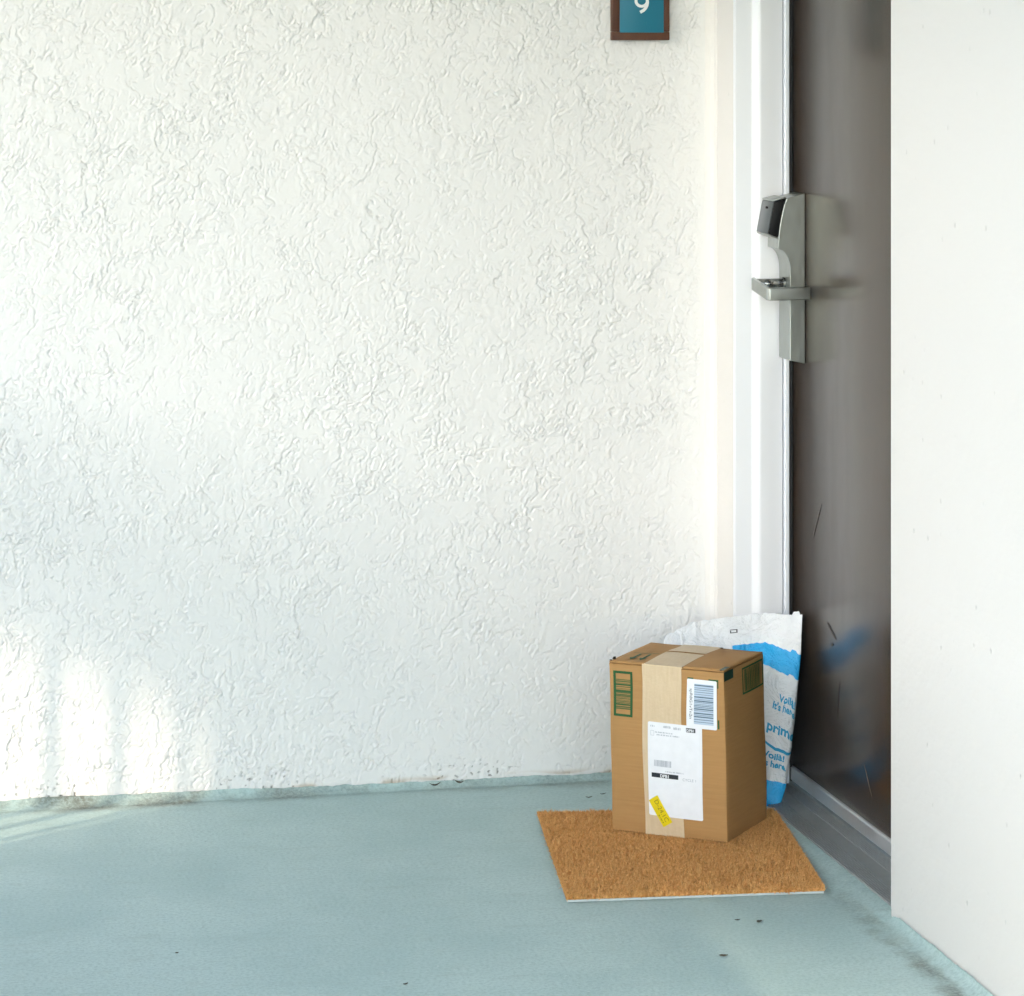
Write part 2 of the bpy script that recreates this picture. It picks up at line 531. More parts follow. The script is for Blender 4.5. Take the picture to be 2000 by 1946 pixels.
# ------------------------------------------------------------------ threshold
th = MB()
prof = [(.012, .004), (.012, .0125)]
xx = .0125
def ribs(x0, x1, z0, z1, n):
    p = []
    w = (x1 - x0) / n
    for i in range(n):
        za = z0 + (z1 - z0) * i / n
        a = x0 + i * w
        p += [(a + .10 * w, za + .0014), (a + .62 * w, za + .0014), (a + .72 * w, za - .0004), (a + .98 * w, za - .0004)]
    return p
prof += ribs(.0125, .043, .0132, .0165, 7)
prof += [(.0435, .0180), (.071, .0186)]
prof += ribs(.0715, .094, .0186, .0186, 5)
prof += [(.0945, .0235), (.102, .0235), (.1035, .004)]
th.prism([(a, b) for a, b in prof], 1, YN + .0015, YF - .0265)
ob = th.build('threshold', M['threshold'], origin=(.05, -.6, .004))
tag(ob, 'dark grooved metal threshold below the brown door', 'threshold')

# ------------------------------------------------------------------ door with lock
DO = (XD, -.62, .02)
door = empty('door', DO); tag(door, 'brown painted door with a satin lever lock', 'door')
local(MB().box((XD, YN + .016, .052), (XD + .044, YF - .012, ZH - .012)), DO).build('panel', M['door'], door, bevel=.0015)
local(MB().prism([(XD + .0002, .0265), (XD - .0065, .0265), (XD - .0065, .049), (XD - .0035, .0515), (XD + .0002, .0518)], 1, YN + .018, YF - .014), DO).build('sweep', M['sweep'], door)
local(MB().box((XD + .0004, YN + .018, .0245), (XD + .040, YF - .014, .0515)), DO).build('bottom_rail', M['blackmatt'], door)
# scuffs
t = NT('scuff_dark'); t.p(Base_Color=(.035, .028, .024), Roughness=.6); sc1 = t.m
t = NT('scuff_light'); t.p(Base_Color=(.26, .21, .16), Roughness=.6); sc2 = t.m
def scuff(y0, z0, y1, z1, w, m):
    n = 8; L = []; Rr = []
    d = Vector((y1 - y0, z1 - z0)); nn = Vector((-d.y, d.x)).normalized()
    for i in range(n + 1):
        s = i / n; c = Vector((y0, z0)) + d * s + nn * (.0015 * nz(s * 5, y0 * 30))
        ww = w * (math.sin(math.pi * (s * .9 + .05)) ** .7) * .5 * (1 + .4 * nz(s * 9, z0 * 10))
        L.append((XD - .0005, c.x + nn.x * ww, c.y + nn.y * ww)); Rr.append((XD - .0005, c.x - nn.x * ww, c.y - nn.y * ww))
    m_ = MB().add(L + Rr, [(i, i + 1, n + 2 + i, n + 1 + i) for i in range(n)])
    local(m_, DO).build('scuff', m, door)
scuff(-.365, .580, -.312, .508, .004, sc1)
scuff(-.40, .365, -.455, .342, .006, sc1)
scuff(-.425, .328, -.437, .330, .006, sc1)
scuff(-.475, .270, -.462, .200, .003, sc1)
scuff(-.62, .150, -.665, .100, .003, sc2)

# lock: profile in (protrusion u, height z); door face at x = XD, so x = XD - u
VN, VF = -.2627, -.1915                     # near and far side planes of the body
pf = [(.0004, 1.1552), (.0363, 1.146), (.0415, 1.133), (.0462, 1.113), (.0500, 1.093), (.0522, 1.073), (.0530, 1.053), (.0530, 1.0535 - .002)]
for i in range(9):
    a = i / 8 * math.pi / 2
    pf.append((.0300 + .0225 * (1 - math.sin(a)), 1.010 + .040 * math.cos(a)))
pf += [(.0300, .838), (.0004, .832)]
poly = [(XD - u, z) for u, z in pf]
lk = local(MB().prism(poly, 1, VN, VF), DO).build('lock_body', M['satin'], door, bevel=.0012, seg=2, sharp=14)
local(MB().box((XD - .0006, VN - .0012, .8335), (XD - .0002, VF + .001, 1.153)), DO).build('lock_gasket', M['blackmatt'], door)
def lkbox(name, a, b, mat, bevel=0.):
    return local(MB().box(a, b), DO).build(name, mat, lk, bevel=bevel)
# card reader: dark slanted head in front of the upper body
rd = [(.0400, 1.1445), (.0600, 1.1400), (.0715, 1.080), (.0560, 1.0725), (.0500, 1.0735), (.0470, 1.100), (.0420, 1.125)]
local(MB().prism([(XD - u, z) for u, z in rd], 1, VN + .004, VF + .004), DO).build('card_reader', M['black'], lk, bevel=.0015)
fr_ = [(.0603, 1.1400), (.0625, 1.1395), (.0740, 1.0795), (.0716, 1.0790)]
t = NT('smoked_face'); t.p(Base_Color=(.075, .085, .09), Roughness=.3, Metallic=.3)
local(MB().prism([(XD - u, z) for u, z in fr_], 1, VN + .003, VF + .005), DO).build('reader_face', t.m, lk, bevel=.0008)
cap = [(.0365, 1.1465), (.0380, 1.1490), (.0630, 1.1430), (.0628, 1.1402)]
local(MB().prism([(XD - u, z) for u, z in cap], 1, VN + .002, VF + .005), DO).build('reader_cap', M['satin'], lk, bevel=.0006)
cap2 = [(.0535, 1.0720), (.0735, 1.0790), (.0725, 1.0765), (.0545, 1.0695)]
local(MB().prism([(XD - u, z) for u, z in cap2], 1, VN + .003, VF + .005), DO).build('reader_lip', M['satin'], lk, bevel=.0005)
local(MB().cyl((XD - .0690, -.232, 1.128), (XD - .0635, -.232, 1.127), .0022, 10), DO).build('indicator', M['black'], lk)
# lever: spindle, arm along the door, return towards it
ZL = .982
VC = (VN + VF) / 2
local(MB().cyl((XD - .031, VC, ZL), (XD - .036, VC, ZL), .0125, 28), DO).build('spindle_collar', M['chrome'], lk)
local(MB().cyl((XD - .036, VC, ZL), (XD - .0853, VC, ZL), .0098, 28), DO).build('spindle', M['chrome'], lk, smooth=True)
ua, ub, vt = .085, .094, VC - .098
arm = MB()
def bar_path(pts, half_u, zt, zb):
    pass
prof_pts = [(XD - ub + .004, VC + .014), (XD - ub, VC + .006), (XD - ub, vt + .006), (XD - ub + .006, vt), (XD - .009, vt + .001), (XD - .0075, vt + .004),
            (XD - .0075, vt + .011), (XD - ua - .002, vt + .011), (XD - ua, vt + .015), (XD - ua, VC + .014)]
arm.prism(prof_pts, 2, ZL - .0115, ZL + .0115)
arm.v = [(p[0], p[1], p[2] - .013 * max(0, (VC - p[1]) / .098)) for p in arm.v]      # the arm droops to its free end
local(arm, DO).build('lever', M['satin'], lk, bevel=.0024, seg=3, sharp=12)

# ------------------------------------------------------------------ number sign
so = (-.1546, -.002, 1.55)
sg = empty('number_sign', so); tag(sg, 'teal number 9 sign in a brown wood frame on the stucco wall', 'sign')
t = NT('dark_walnut')
gr = t.noise(24, 5, .65, 1.2, vec=t.map(t.obj(), scale=(1, 1, .12)))
t.p(Base_Color=t.mix(gr, (.055, .017, .007), (.15, .052, .022)), Roughness=.6, Normal=t.bump(t.math('MULTIPLY', gr, .0006)))
wood = t.m
t = NT('teal_plate'); nn = t.noise(8, 3)
t.p(Base_Color=t.mix(nn, (.004, .155, .235), (.006, .185, .27)), Roughness=.38); teal = t.m
x0, x1, z0, z1 = -.2126, -.0966, 1.446, 1.66
tw = .0165
local(MB().box((x0, -.020, z0), (x1, -.0028, z0 + tw)), so).build('frame_rail', wood, sg, bevel=.0016)
local(MB().box((x0, -.020, z1 - tw), (x1, -.0028, z1)), so).build('frame_rail', wood, sg, bevel=.0016)
local(MB().box((x0, -.0198, z0 + tw + .0003), (x0 + tw, -.0028, z1 - tw - .0003)), so).build('frame_stile', wood, sg, bevel=.0016)
local(MB().box((x1 - tw * .85, -.0198, z0 + tw + .0003), (x1, -.0028, z1 - tw - .0003)), so).build('frame_stile', wood, sg, bevel=.0016)
local(MB().box((x0 + tw - .0015, -.0215, z0 + tw - .0015), (x1 - tw * .85 + .0015, -.006, z1 - tw + .001)), so).build('plate', teal, sg, bevel=.0007)
t = NT('raised_white'); t.p(Base_Color=(.85, .86, .85), Roughness=.45); white_r = t.m
# digit 9: stroke ribbon (bowl and curved tail)
def ribbon(path, w, y0, y1):
    m = MB(); n = len(path); L = []; Q = []
    for i, p in enumerate(path):
        a = Vector(path[max(i - 1, 0)]); b = Vector(path[min(i + 1, n - 1)])
        d = (b - a).normalized(); q = Vector((-d.y, d.x)) * w / 2
        L.append((p[0] + q.x, p[1] + q.y)); Q.append((p[0] - q.x, p[1] - q.y))
    v = []
    for yy in (y0, y1):
        v += [(a, yy, b) for a, b in L] + [(a, yy, b) for a, b in Q]
    f = []
    for i in range(n - 1):
        f += [(i, i + 1, n + i + 1, n + i), (2 * n + i, 3 * n + i, 3 * n + i + 1, 2 * n + i + 1),
              (i, 2 * n + i, 2 * n + i + 1, i + 1), (n + i, n + i + 1, 3 * n + i + 1, 3 * n + i)]
    f += [(0, n, 3 * n, 2 * n), (n - 1, 3 * n - 1, 4 * n - 1, 2 * n - 1)]
    return m.add(v, f)
cxn, zc, rx, rz = -.1540, 1.5230, .0115, .0105
bowl = [(cxn + rx * math.cos(a), zc + rz * math.sin(a)) for a in [2 * math.pi * i / 32 for i in range(33)]]
local(ribbon(bowl, .0056, -.0232, -.0212), so).build('digit_bowl', white_r, sg)
tail = [(cxn + rx, zc), (cxn + rx * 1.0, zc - .004), (cxn + rx * .92, zc - .009), (cxn + rx * .70, zc - .0140), (cxn + rx * .32, zc - .0185), (cxn - rx * .25, zc - .0222)]
sm = []
for i in range(len(tail) - 1):
    for k in range(4):
        s = k / 4; sm.append((tail[i][0] * (1 - s) + tail[i + 1][0] * s, tail[i][1] * (1 - s) + tail[i + 1][1] * s))
sm.append(tail[-1])
local(ribbon(sm, .0058, -.0234, -.0211), so).build('digit_tail', white_r, sg)
for q, (a, b) in enumerate([(0, 0), (1, 1), (1, 0), (3, 1), (4, 0), (4, 1)]):
    c0 = (-.166 + a * .0045 + (.003 if a > 2 else 0), -.0216, 1.4775 + b * .0035)
    local(MB().cyl(c0, (c0[0], -.0222, c0[2]), .0010, 8, .0004), so).build('braille_dot', teal, sg)

# ------------------------------------------------------------------ doormat
LB, LF, RF, RB = [Vector(p) for p in ((-.4205, -.292), (-.499, -.868), (-.060, -.903), (.015, -.360))]
mo = Vector((-.24, -.57, 0))
mat_e = empty('doormat', (mo.x, mo.y, 0)); tag(mat_e, 'tan coir doormat under the cardboard box', 'doormat')
def quad(s, t_):
    return (LB * (1 - s) + RB * s) * (1 - t_) + (LF * (1 - s) + RF * s) * t_
bk = MB()
edge = []
nE = 24
for s in np.linspace(0, 1, nE, endpoint=False): edge.append(quad(s, 0))
for s in np.linspace(0, 1, nE, endpoint=False): edge.append(quad(1, s))
for s in np.linspace(0, 1, nE, endpoint=False): edge.append(quad(1 - s, 1))
for s in np.linspace(0, 1, nE, endpoint=False): edge.append(quad(0, 1 - s))
edge = [p + Vector((nz(p.x * 9, p.y * 9) * .0015, nz(p.x * 9, p.y * 9, 5) * .0015)) for p in edge]
bk.prism([(p.x - mo.x, p.y - mo.y) for p in edge], 2, .0008, .0048)
t = NT('grey_vinyl_backing'); t.p(Base_Color=t.mix(t.noise(90, 3), (.42, .47, .46), (.58, .62, .60)), Roughness=.6)
bk.build('backing', t.m, mat_e)
t = NT('coir_bed'); t.p(Base_Color=t.mix(t.noise(160, 4), (.50, .25, .07), (.66, .36, .12)), Roughness=.9)
core = MB(); core.prism([((p.x - mo.x) * .992, (p.y - mo.y) * .992) for p in edge], 2, .0052, .0115)
core.build('pile_bed', t.m, mat_e)
t = NT('coir_fibre')
nf = t.noise(230, 3, .65)
nb = t.noise(28, 4, .6)
c = t.mix(t.rng(nf, .22, .78), (.60, .26, .07), (.98, .57, .235))
c = t.mix(t.rng(nb, .45, .75, 0, .4), c, (.64, .30, .085))
c = t.mix(t.rng(t.noise(260, 1, .5, vec=t.map(t.obj(), loc=(3, 4, 1))), .68, .76, 0, .6), c, (.24, .115, .035))
t.p(Base_Color=c, Roughness=.85)
t.b.inputs['Specular IOR Level'].default_value = .2
coir = t.m
NF = 80000
s = rng.random(NF); tq = rng.random(NF)
ne = 16000
# denser rim
side = rng.integers(0, 4, ne); rr = rng.random(ne); dd = rng.random(ne) ** 2 * .008
s[:ne] = np.where(side == 0, dd, np.where(side == 1, 1 - dd, rr)); tq[:ne] = np.where(side == 2, dd, np.where(side == 3, 1 - dd, np.where(side < 2, rr, tq[:ne])))
A = np.array([tuple(LB), tuple(RB), tuple(LF), tuple(RF)])
B0 = (A[0] * (1 - s)[:, None] + A[1] * s[:, None]) * (1 - tq)[:, None] + (A[2] * (1 - s)[:, None] + A[3] * s[:, None]) * tq[:, None]
B0 = B0 - np.array([mo.x, mo.y])
clx = perlin(B0[:, 0] * 130, B0[:, 1] * 130, 201); cly = perlin(B0[:, 0] * 130 + 9, B0[:, 1] * 130, 207); cll = perlin(B0[:, 0] * 120, B0[:, 1] * 120, 211)
ph = np.arctan2(cly, clx) + rng.normal(0, .8, NF)
lean = np.abs(rng.normal(0, .0070, NF)) + .001
L3 = np.clip(.0058 + cll * .0025, .003, .011) + rng.random(NF) ** 2 * .0050
wfib = .0006 + rng.random(NF) * .0009
dirx = np.cos(ph); diry = np.sin(ph)
px_ = -diry * wfib; py_ = dirx * wfib
zb = .0095
V = np.zeros((NF, 3, 3))
V[:, 0] = np.stack([B0[:, 0] - px_, B0[:, 1] - py_, np.full(NF, zb)], 1)
V[:, 1] = np.stack([B0[:, 0] + px_, B0[:, 1] + py_, np.full(NF, zb)], 1)
V[:, 2] = np.stack([B0[:, 0] + dirx * lean, B0[:, 1] + diry * lean, zb + L3], 1)
# outer fibres hang a little lower
rim = np.minimum(np.minimum(s, 1 - s) * .44, np.minimum(tq, 1 - tq) * .63)
lowr = rim < .004
V[lowr, 0, 2] = .0050; V[lowr, 1, 2] = .0050
# the rim stands up and splays outwards
outw = B0[lowr] / np.linalg.norm(B0[lowr], axis=1, keepdims=True)
V[lowr, 2, :2] = B0[lowr] + outw * rng.normal(.0008, .0022, lowr.sum())[:, None]
V[lowr, 2, 2] = .0105 + rng.random(lowr.sum()) * .0065
stray = np.where(lowr)[0][:420]
V[stray, 2, :2] = B0[stray] + (B0[stray] / np.linalg.norm(B0[stray], axis=1, keepdims=True) + rng.normal(0, .6, (len(stray), 2))) * rng.uniform(.003, .009, len(stray))[:, None]
V[stray, 2, 2] = rng.uniform(.003, .013, len(stray))
me = bpy.data.meshes.new('pile')
me.vertices.add(NF * 3); me.loops.add(NF * 3); me.polygons.add(NF)
me.vertices.foreach_set('co', V.astype(np.float32).ravel())
me.loops.foreach_set('vertex_index', np.arange(NF * 3, dtype=np.int32))
me.polygons.foreach_set('loop_start', np.arange(0, NF * 3, 3, dtype=np.int32))
me.update(); me.validate()
me.materials.append(coir)
pile = bpy.data.objects.new('pile', me); COL.objects.link(pile); pile.parent = mat_e; pile['kind'] = 'stuff'

# ------------------------------------------------------------------ cardboard box
BW, BD, BH = .224, .200, .305
bz = .0150
_hx, _hy, _a = BW / 2, BD / 2, R(-37)
bc = Vector((-.1415, -.5945)) - Vector((_hx * math.cos(_a) + _hy * math.sin(_a), _hx * math.sin(_a) - _hy * math.cos(_a)))
box = empty('cardboard_box', (bc.x, bc.y, bz), R(-37))
tag(box, 'brown cardboard shipping box with taped top standing on the doormat', 'box')
hx, hy = BW / 2, BD / 2
def lean_pt(p):
    # the carton leans and bulges a little
    x, y, z = p
    k = z / BH
    bx = .003 * math.sin(math.pi * k) * (1 - (y / hy) ** 2) * (1 if x > 0 else -1) * (abs(x) / hx) ** 3
    by = .0035 * math.sin(math.pi * k) * (1 - (x / hx) ** 2) * (1 if y > 0 else -1) * (abs(y) / hy) ** 3
    d1 = .0016 * mnoise.noise(Vector((x * 14, y * 14, z * 9))) * min(1, 8 * k * (1 - k) + .35)
    return (x + bx + d1 - .006 * k, y + by + d1 - .004 * k, z)
def fpt(u, v, off):    # front face: u 0..1 left to right, v 0..1 from the top down
    p = lean_pt(((u - .5) * BW, -hy, BH * (1 - v)))
    return Vector((p[0], p[1] - off, p[2]))
def spt(u, v, off):    # right face: u 0 near, 1 far
    p = lean_pt((hx, (u - .5) * BD, BH * (1 - v)))
    return Vector((p[0] + off, p[1], p[2]))
def tpt(u, v, off):    # top: u left to right, v 0 front .. 1 back
    p = lean_pt(((u - .5) * BW, (v - .5) * BD, BH))
    return Vector((p[0], p[1], p[2] + off + .0016 * nz(u * 3, v * 3, 8) + .0030 * math.sin(math.pi * u) * math.sin(math.pi * v)))
bm = bmesh.new()
bmesh.ops.create_cube(bm, size=1)
for v in bm.verts: v.co = (v.co.x * BW, v.co.y * BD, (v.co.z + .5) * BH)
bmesh.ops.bevel(bm, geom=bm.edges[:], offset=.0022, segments=2, affect='EDGES', profile=.5)
bmesh.ops.subdivide_edges(bm, edges=[e for e in bm.edges if e.calc_length() > .05], cuts=14, use_grid_fill=True)
for v in bm.verts: v.co = lean_pt(v.co)
for v in bm.verts:
    if v.co.z > BH - .001 : v.co.z -= .0022
me = bpy.data.meshes.new('carton'); bm.to_mesh(me); bm.free()
for p in me.polygons: p.use_smooth = True
me.set_sharp_from_angle(angle=R(35))
me.materials.append(M['kraft'])
ct = bpy.data.objects.new('carton', me); COL.objects.link(ct); ct.parent = box
# bottom flap edge peeping out
def sheet(name, fn, u0, v0, u1, v1, off, mat, parent, nu=14, nv=14, thick=None):
    P = np.array([[tuple(fn(u0 + (u1 - u0) * i / (nu - 1), v0 + (v1 - v0) * j / (nv - 1), off)) for j in range(nv)] for i in range(nu)])
    o = grid_mesh(name, P, mat, parent)
    if thick:
        md = o.modifiers.new('s', 'SOLIDIFY'); md.thickness = thick; md.offset = 0
    return o
# top flaps (left and right halves) with the slit below the tape
sheet('flap', tpt, .004, .006, .463, .994, .0002, M['kraft'], box, thick=.0028)
sheet('flap', tpt, .469, .006, .996, .994, .0004, M['kraft'], box, thick=.0028)
# tape on the top in two lengths, over the edge and down the front
sheet('tape', tpt, .305, .0, .640, .545, .0024, M['tape'], box)
sheet('tape', tpt, .300, .600, .635, 1.0, .0026, M['tape'], box)
sheet('tape', fpt, .292, .004, .632, .999, .0007, M['tape'], box, 10, 40)
# rounded turn of the tape over the front edge
P = np.zeros((10, 6, 3))
for i in range(10):
    u = .293 + (.638 - .293) * i / 9
    a = fpt(u, .004, .0007); b = tpt(u, .0, .0024)
    for j in range(6):
        k = j / 5
        m_ = Vector((a.x, a.y - .0004, b.z))
        P[i, j] = a * (1 - k) ** 2 + m_ * 2 * k * (1 - k) + b * k ** 2
grid_mesh('tape', P, M['tape'], box)

def rects(name, fn, lst, off, mat, parent, sub=3):
    m = MB()
    for (u0, v0, u1, v1) in lst:
        n = sub
        v = []
        for i in range(n + 1):
            for j in range(n + 1):
                v.append(fn(u0 + (u1 - u0) * i / n, v0 + (v1 - v0) * j / n, off))
        f = [(i * (n + 1) + j, (i + 1) * (n + 1) + j, (i + 1) * (n + 1) + j + 1, i * (n + 1) + j + 1) for i in range(n) for j in range(n)]
        m.add(v, f)
    return m.build(name, mat, parent)
def rot_label(cu, cv, w, h, ang):
    """2-d frame on the front face, metres; returns fn(a,b,off): a right, b down from the label centre"""
    ca, sa = math.cos(ang), math.sin(ang)
    def fn(a, b, off):
        return fpt(cu + (a * ca - b * sa) / BW, cv + (a * sa + b * ca) / BH, off)
    return fn
def rounded(name, fn, w, h, r, off, mat, parent):
    pts = []
    for cxx, cyy, a0 in ((w / 2 - r, h / 2 - r, 0), (-w / 2 + r, h / 2 - r, 90), (-w / 2 + r, -h / 2 + r, 180), (w / 2 - r, -h / 2 + r, 270)):
        for k in range(5):
            a = R(a0 + k * 22.5); pts.append((cxx + r * math.cos(a), cyy + r * math.sin(a)))
    bmm = bmesh.new()
    vs = [bmm.verts.new((a, b, 0)) for a, b in pts]
    bmm.faces.new(vs)
    for k in range(1, 10):
        yy = -h / 2 + h * k / 10
        bmesh.ops.bisect_plane(bmm, geom=bmm.verts[:] + bmm.edges[:] + bmm.faces[:], plane_co=(0, yy, 0), plane_no=(0, 1, 0))
    for k in range(1, 6):
        xx_ = -w / 2 + w * k / 6
        bmesh.ops.bisect_plane(bmm, geom=bmm.verts[:] + bmm.edges[:] + bmm.faces[:], plane_co=(xx_, 0, 0), plane_no=(1, 0, 0))
    bmm.verts.ensure_lookup_table()
    for v in bmm.verts: v.co = fn(v.co.x, v.co.y, off)
    bmesh.ops.recalc_face_normals(bmm, faces=bmm.faces)
    me = bpy.data.meshes.new(name); bmm.to_mesh(me); bmm.free()
    me.materials.append(mat)
    o = bpy.data.objects.new(name, me); COL.objects.link(o); o.parent = parent
    return o
def write(name, fn, s, size, a, b, off, mat, parent, ang=0., bold=False, spacing=1.0, width=None):
    v, f = text_geo(s, size, bold, spacing)
    if width:
        mx = max(p[0] for p in v); v = [(p[0] * width / mx, p[1]) for p in v]
    ca, sa = math.cos(ang), math.sin(ang)
    m = MB().add([fn(a + x * ca + y * sa, b + x * sa - y * ca, off) for x, y in v], f)
    return m.build(name, mat, parent)
def bars(fn, a0, b0, a1, b1, seq, off, mat, parent, vertical=False, name='barcode'):
    lst = []
    for s0, s1 in seq:
        if vertical: lst.append((a0 + (a1 - a0) * s0, b0, a0 + (a1 - a0) * s1, b1))
        else: lst.append((a0, b0 + (b1 - b0) * s0, a1, b0 + (b1 - b0) * s1))
    return rects(name, fn, lst, off, mat, parent)

def strokes(fn, a, b, length, h, off, mat, parent):
    lst = []; p_ = 0.
    while p_ < length:
        w_ = random.uniform(.0007, .0016); lst.append((a + p_, b - h * random.uniform(.7, 1), a + min(length, p_ + w_), b)); p_ += w_ + random.choice((.0005, .0006, .0018))
    rects('printed_line', fn, lst, off, mat, parent, 1)
# shipping label
LBW, LBH = .104, .169
lab_fn = rot_label(.5675, .607, LBW, LBH, R(1.0))
lab = rounded('shipping_label', lab_fn, LBW, LBH, .003, .0011, M['label'], box)
lab['label'] = 'large white shipping label on the front'
o1 = .0014
x_l, y_t = -LBW / 2, -LBH / 2
strokes(lab_fn, x_l + .005, y_t + .009, .008, .004, o1, M['greyink'], lab)
strokes(lab_fn, x_l + .030, y_t + .009, .014, .0045, o1, M['greyink'], lab); strokes(lab_fn, x_l + .050, y_t + .010, .014, .0045, o1, M['greyink'], lab)
rects('printed_block', lab_fn, [(x_l + .074, y_t + .0045, x_l + .0915, y_t + .012)], o1, M['ink'], lab)
write('printed_text', lab_fn, 'DPB1', .0066, x_l + .0748, y_t + .0108, o1 + .0002, M['label'], lab, bold=True)
rects('printed_frame', lab_fn, [(x_l + .0055, y_t + .0155, x_l + .006, y_t + .0245), (x_l + .0115, y_t + .0155, x_l + .012, y_t + .0245),
                                (x_l + .006, y_t + .0155, x_l + .0115, y_t + .016), (x_l + .006, y_t + .024, x_l + .0115, y_t + .0245)], o1, M['greyink'], lab)
strokes(lab_fn, x_l + .014, y_t + .019, .034, .0026, o1, M['greyink'], lab)
strokes(lab_fn, x_l + .017, y_t + .0235, .044, .0026, o1, M['greyink'], lab)
seq = []
p = 0.
while p < 1:
    w = random.choice((.010, .012, .02, .03)); seq.append((p, min(1, p + w))); p += w + random.choice((.010, .014, .022))
bars(lab_fn, x_l + .012, y_t + .068, x_l + .0445, y_t + .0795, seq, o1, M['greyink'], lab, True)
strokes(lab_fn, x_l + .034, y_t + .0885, .035, .0024, o1, M['greyink'], lab)
rects('printed_block', lab_fn, [(x_l + .007, y_t + .0915, x_l + .0585, y_t + .0995)], o1, M['ink'], lab)
write('printed_text', lab_fn, 'DPB1', .0078, x_l + .0235, y_t + .0985, o1 + .0002, M['label'], lab, bold=True)
write('printed_text', lab_fn, 'CYCLE 1', .0068, x_l + .0665, y_t + .1005, o1, M['greyink'], lab, spacing=1.05)

# yellow sticker
st_fn = rot_label(.435, .853, .054, .021, R(59))
sk = rounded('sticker', st_fn, .054, .0215, .001, .0020, M['yellow'], box)
sk['label'] = 'small yellow sticker stuck aslant'
write('printed_text', st_fn, 'D-24.1C', .0125, -.0215, .0015, .0024, M['ochre'], sk, width=.043)
strokes(st_fn, .0045, .0075, .018, .003, .0024, M['ochre'], sk)

# white barcode label over green corner marks
wl_fn = rot_label(.808, .200, .0575, .0875, R(0.8))
rects('corner_mark', fpt, [(.685, .049, .735, .060)], .0006, M['green'], box)
rects('corner_mark', fpt, [(.865, .050, .952, .061), (.942, .061, .952, .100)], .0006, M['green'], box)
rects('corner_mark', fpt, [(.940, .285, .953, .338)], .0006, M['green'], box)
wl = rounded('barcode_label', wl_fn, .0575, .0875, .0025, .0018, M['label'], box)
wl['label'] = 'white barcode label at the upper right of the front'
rects('barcode_ground', wl_fn, [(-.0145, -.036, .0225, .036)], .0021, M['bluewash'], wl)
seq = []; p = 0.02
while p < .98:
    w = random.choice((.010, .012, .016, .030)); seq.append((p, p + w)); p += w + random.choice((.016, .022, .034, .045))
bars(wl_fn, -.0145, -.036, .0225, .036, seq, .0023, M['bluebar'], wl)
write('printed_text', wl_fn, 'spR8G1vTn2n', .0074, -.0228, -.027, .0022, M['ink'], wl, ang=R(90), width=.054)

# green printed barcode block, front left
gb = (.035, .048, .203, .316)
tk_u, tk_v = .021, .0145
fr_l = [(gb[0], gb[1], gb[2], gb[1] + tk_v), (gb[0], gb[3] - tk_v, gb[2], gb[3]), (gb[0], gb[1] + tk_v, gb[0] + tk_u, gb[3] - tk_v), (gb[2] - tk_u, gb[1] + tk_v, gb[2], gb[3] - tk_v)]
rects('printed_frame', fpt, fr_l, .0006, M['green'], box)
seq = []; p = .02
while p < .97:
    w = random.choice((.018, .03, .045)); seq.append((p, p + w)); p += w + random.choice((.018, .026, .04))
bars(fpt, gb[0] + tk_u, gb[1] + .045, gb[2] - tk_u, gb[3] - .045, seq, .0006, M['green_thin'], box)
bars(fpt, gb[0] + tk_u, gb[1] + .045, gb[2] - tk_u, gb[3] - .045, [(.17, .215), (.395, .44), (.56, .585), (.83, .865), (.93, .95)], .0008, M['green'], box)
# the same block on the right side, dark in the shade
gb = (.43, .028, .965, .185)
fr_l = [(gb[0], gb[1], gb[2], gb[1] + .011), (gb[0], gb[3] - .011, gb[2], gb[3]), (gb[0], gb[1] + .011, gb[0] + .022, gb[3] - .011), (gb[2] - .022, gb[1] + .011, gb[2], gb[3] - .011)]
rects('printed_frame', spt, fr_l, .0006, M['green'], box)
bars(spt, gb[0] + .05, gb[1] + .014, gb[2] - .05, gb[3] - .014, [(k * .05, k * .05 + random.choice((.02, .03, .04))) for k in range(19)], .0006, M['green'], box, True)
# teal-green mark folded over the near top corner
rects('corner_mark', spt, [(.0, .004, .22, .058)], .0007, M['green_dark'], box)
rects('corner_mark', tpt, [(.955, .004, .995, .17)], .0024, M['green_dark'], box)
# upright arrows on the top flap
for du in (0, .085):
    m = MB()
    u0, v0 = .135 + du, .20
    m.add([tpt(u0 - .012, v0, .0024), tpt(u0 + .012, v0, .0024), tpt(u0 + .012, v0 + .20, .0024), tpt(u0 - .012, v0 + .20, .0024)], [(0, 1, 2, 3)])
    m.add([tpt(u0 - .034, v0 + .03, .0025), tpt(u0, v0 - .06, .0025), tpt(u0 + .034, v0 + .03, .0025)], [(0, 1, 2)])
    m.build('arrow_mark', M['green'], box)
rects('arrow_mark', tpt, [(.06, .43, .285, .445)], .0024, M['green_thin'], box)
# torn corner bits and slit ends
def shred(name, u, v, sx, sy, sz, fn=tpt):
    c = fn(u, v, .002)
    m = MB()
    pts = []
    for k in range(9):
        a = 2 * math.pi * k / 9
        r = .6 + .5 * random.random()
        pts.append((c.x + math.cos(a) * sx * r, c.y + math.sin(a) * sy * r, c.z + random.uniform(-.2, 1) * sz))
    top = (c.x, c.y, c.z + sz * 1.1); bot = (c.x, c.y, c.z - sz * .4)
    m.add(pts + [top, bot], [(k, (k + 1) % 9, 9) for k in range(9)] + [((k + 1) % 9, k, 10) for k in range(9)])
    m.build(name, M['torn'], box)
shred('torn_corner', .012, .11, .0035, .006, .004)
shred('torn_corner', .006, .03, .003, .004, .0015)
shred('torn_corner', .645, .004, .0018, .0018, .001)
shred('torn_corner', .975, .004, .003, .002, .001)
shred('torn_corner', .640, .985, .005, .003, .0015)

# ------------------------------------------------------------------ mailer bag
bo = (-.02, -.24, .004)
bag = empty('mailer_bag', bo); tag(bag, 'white and blue padded mailer bag leaning behind the box', 'mailer bag')
NS, NV = 120, 90
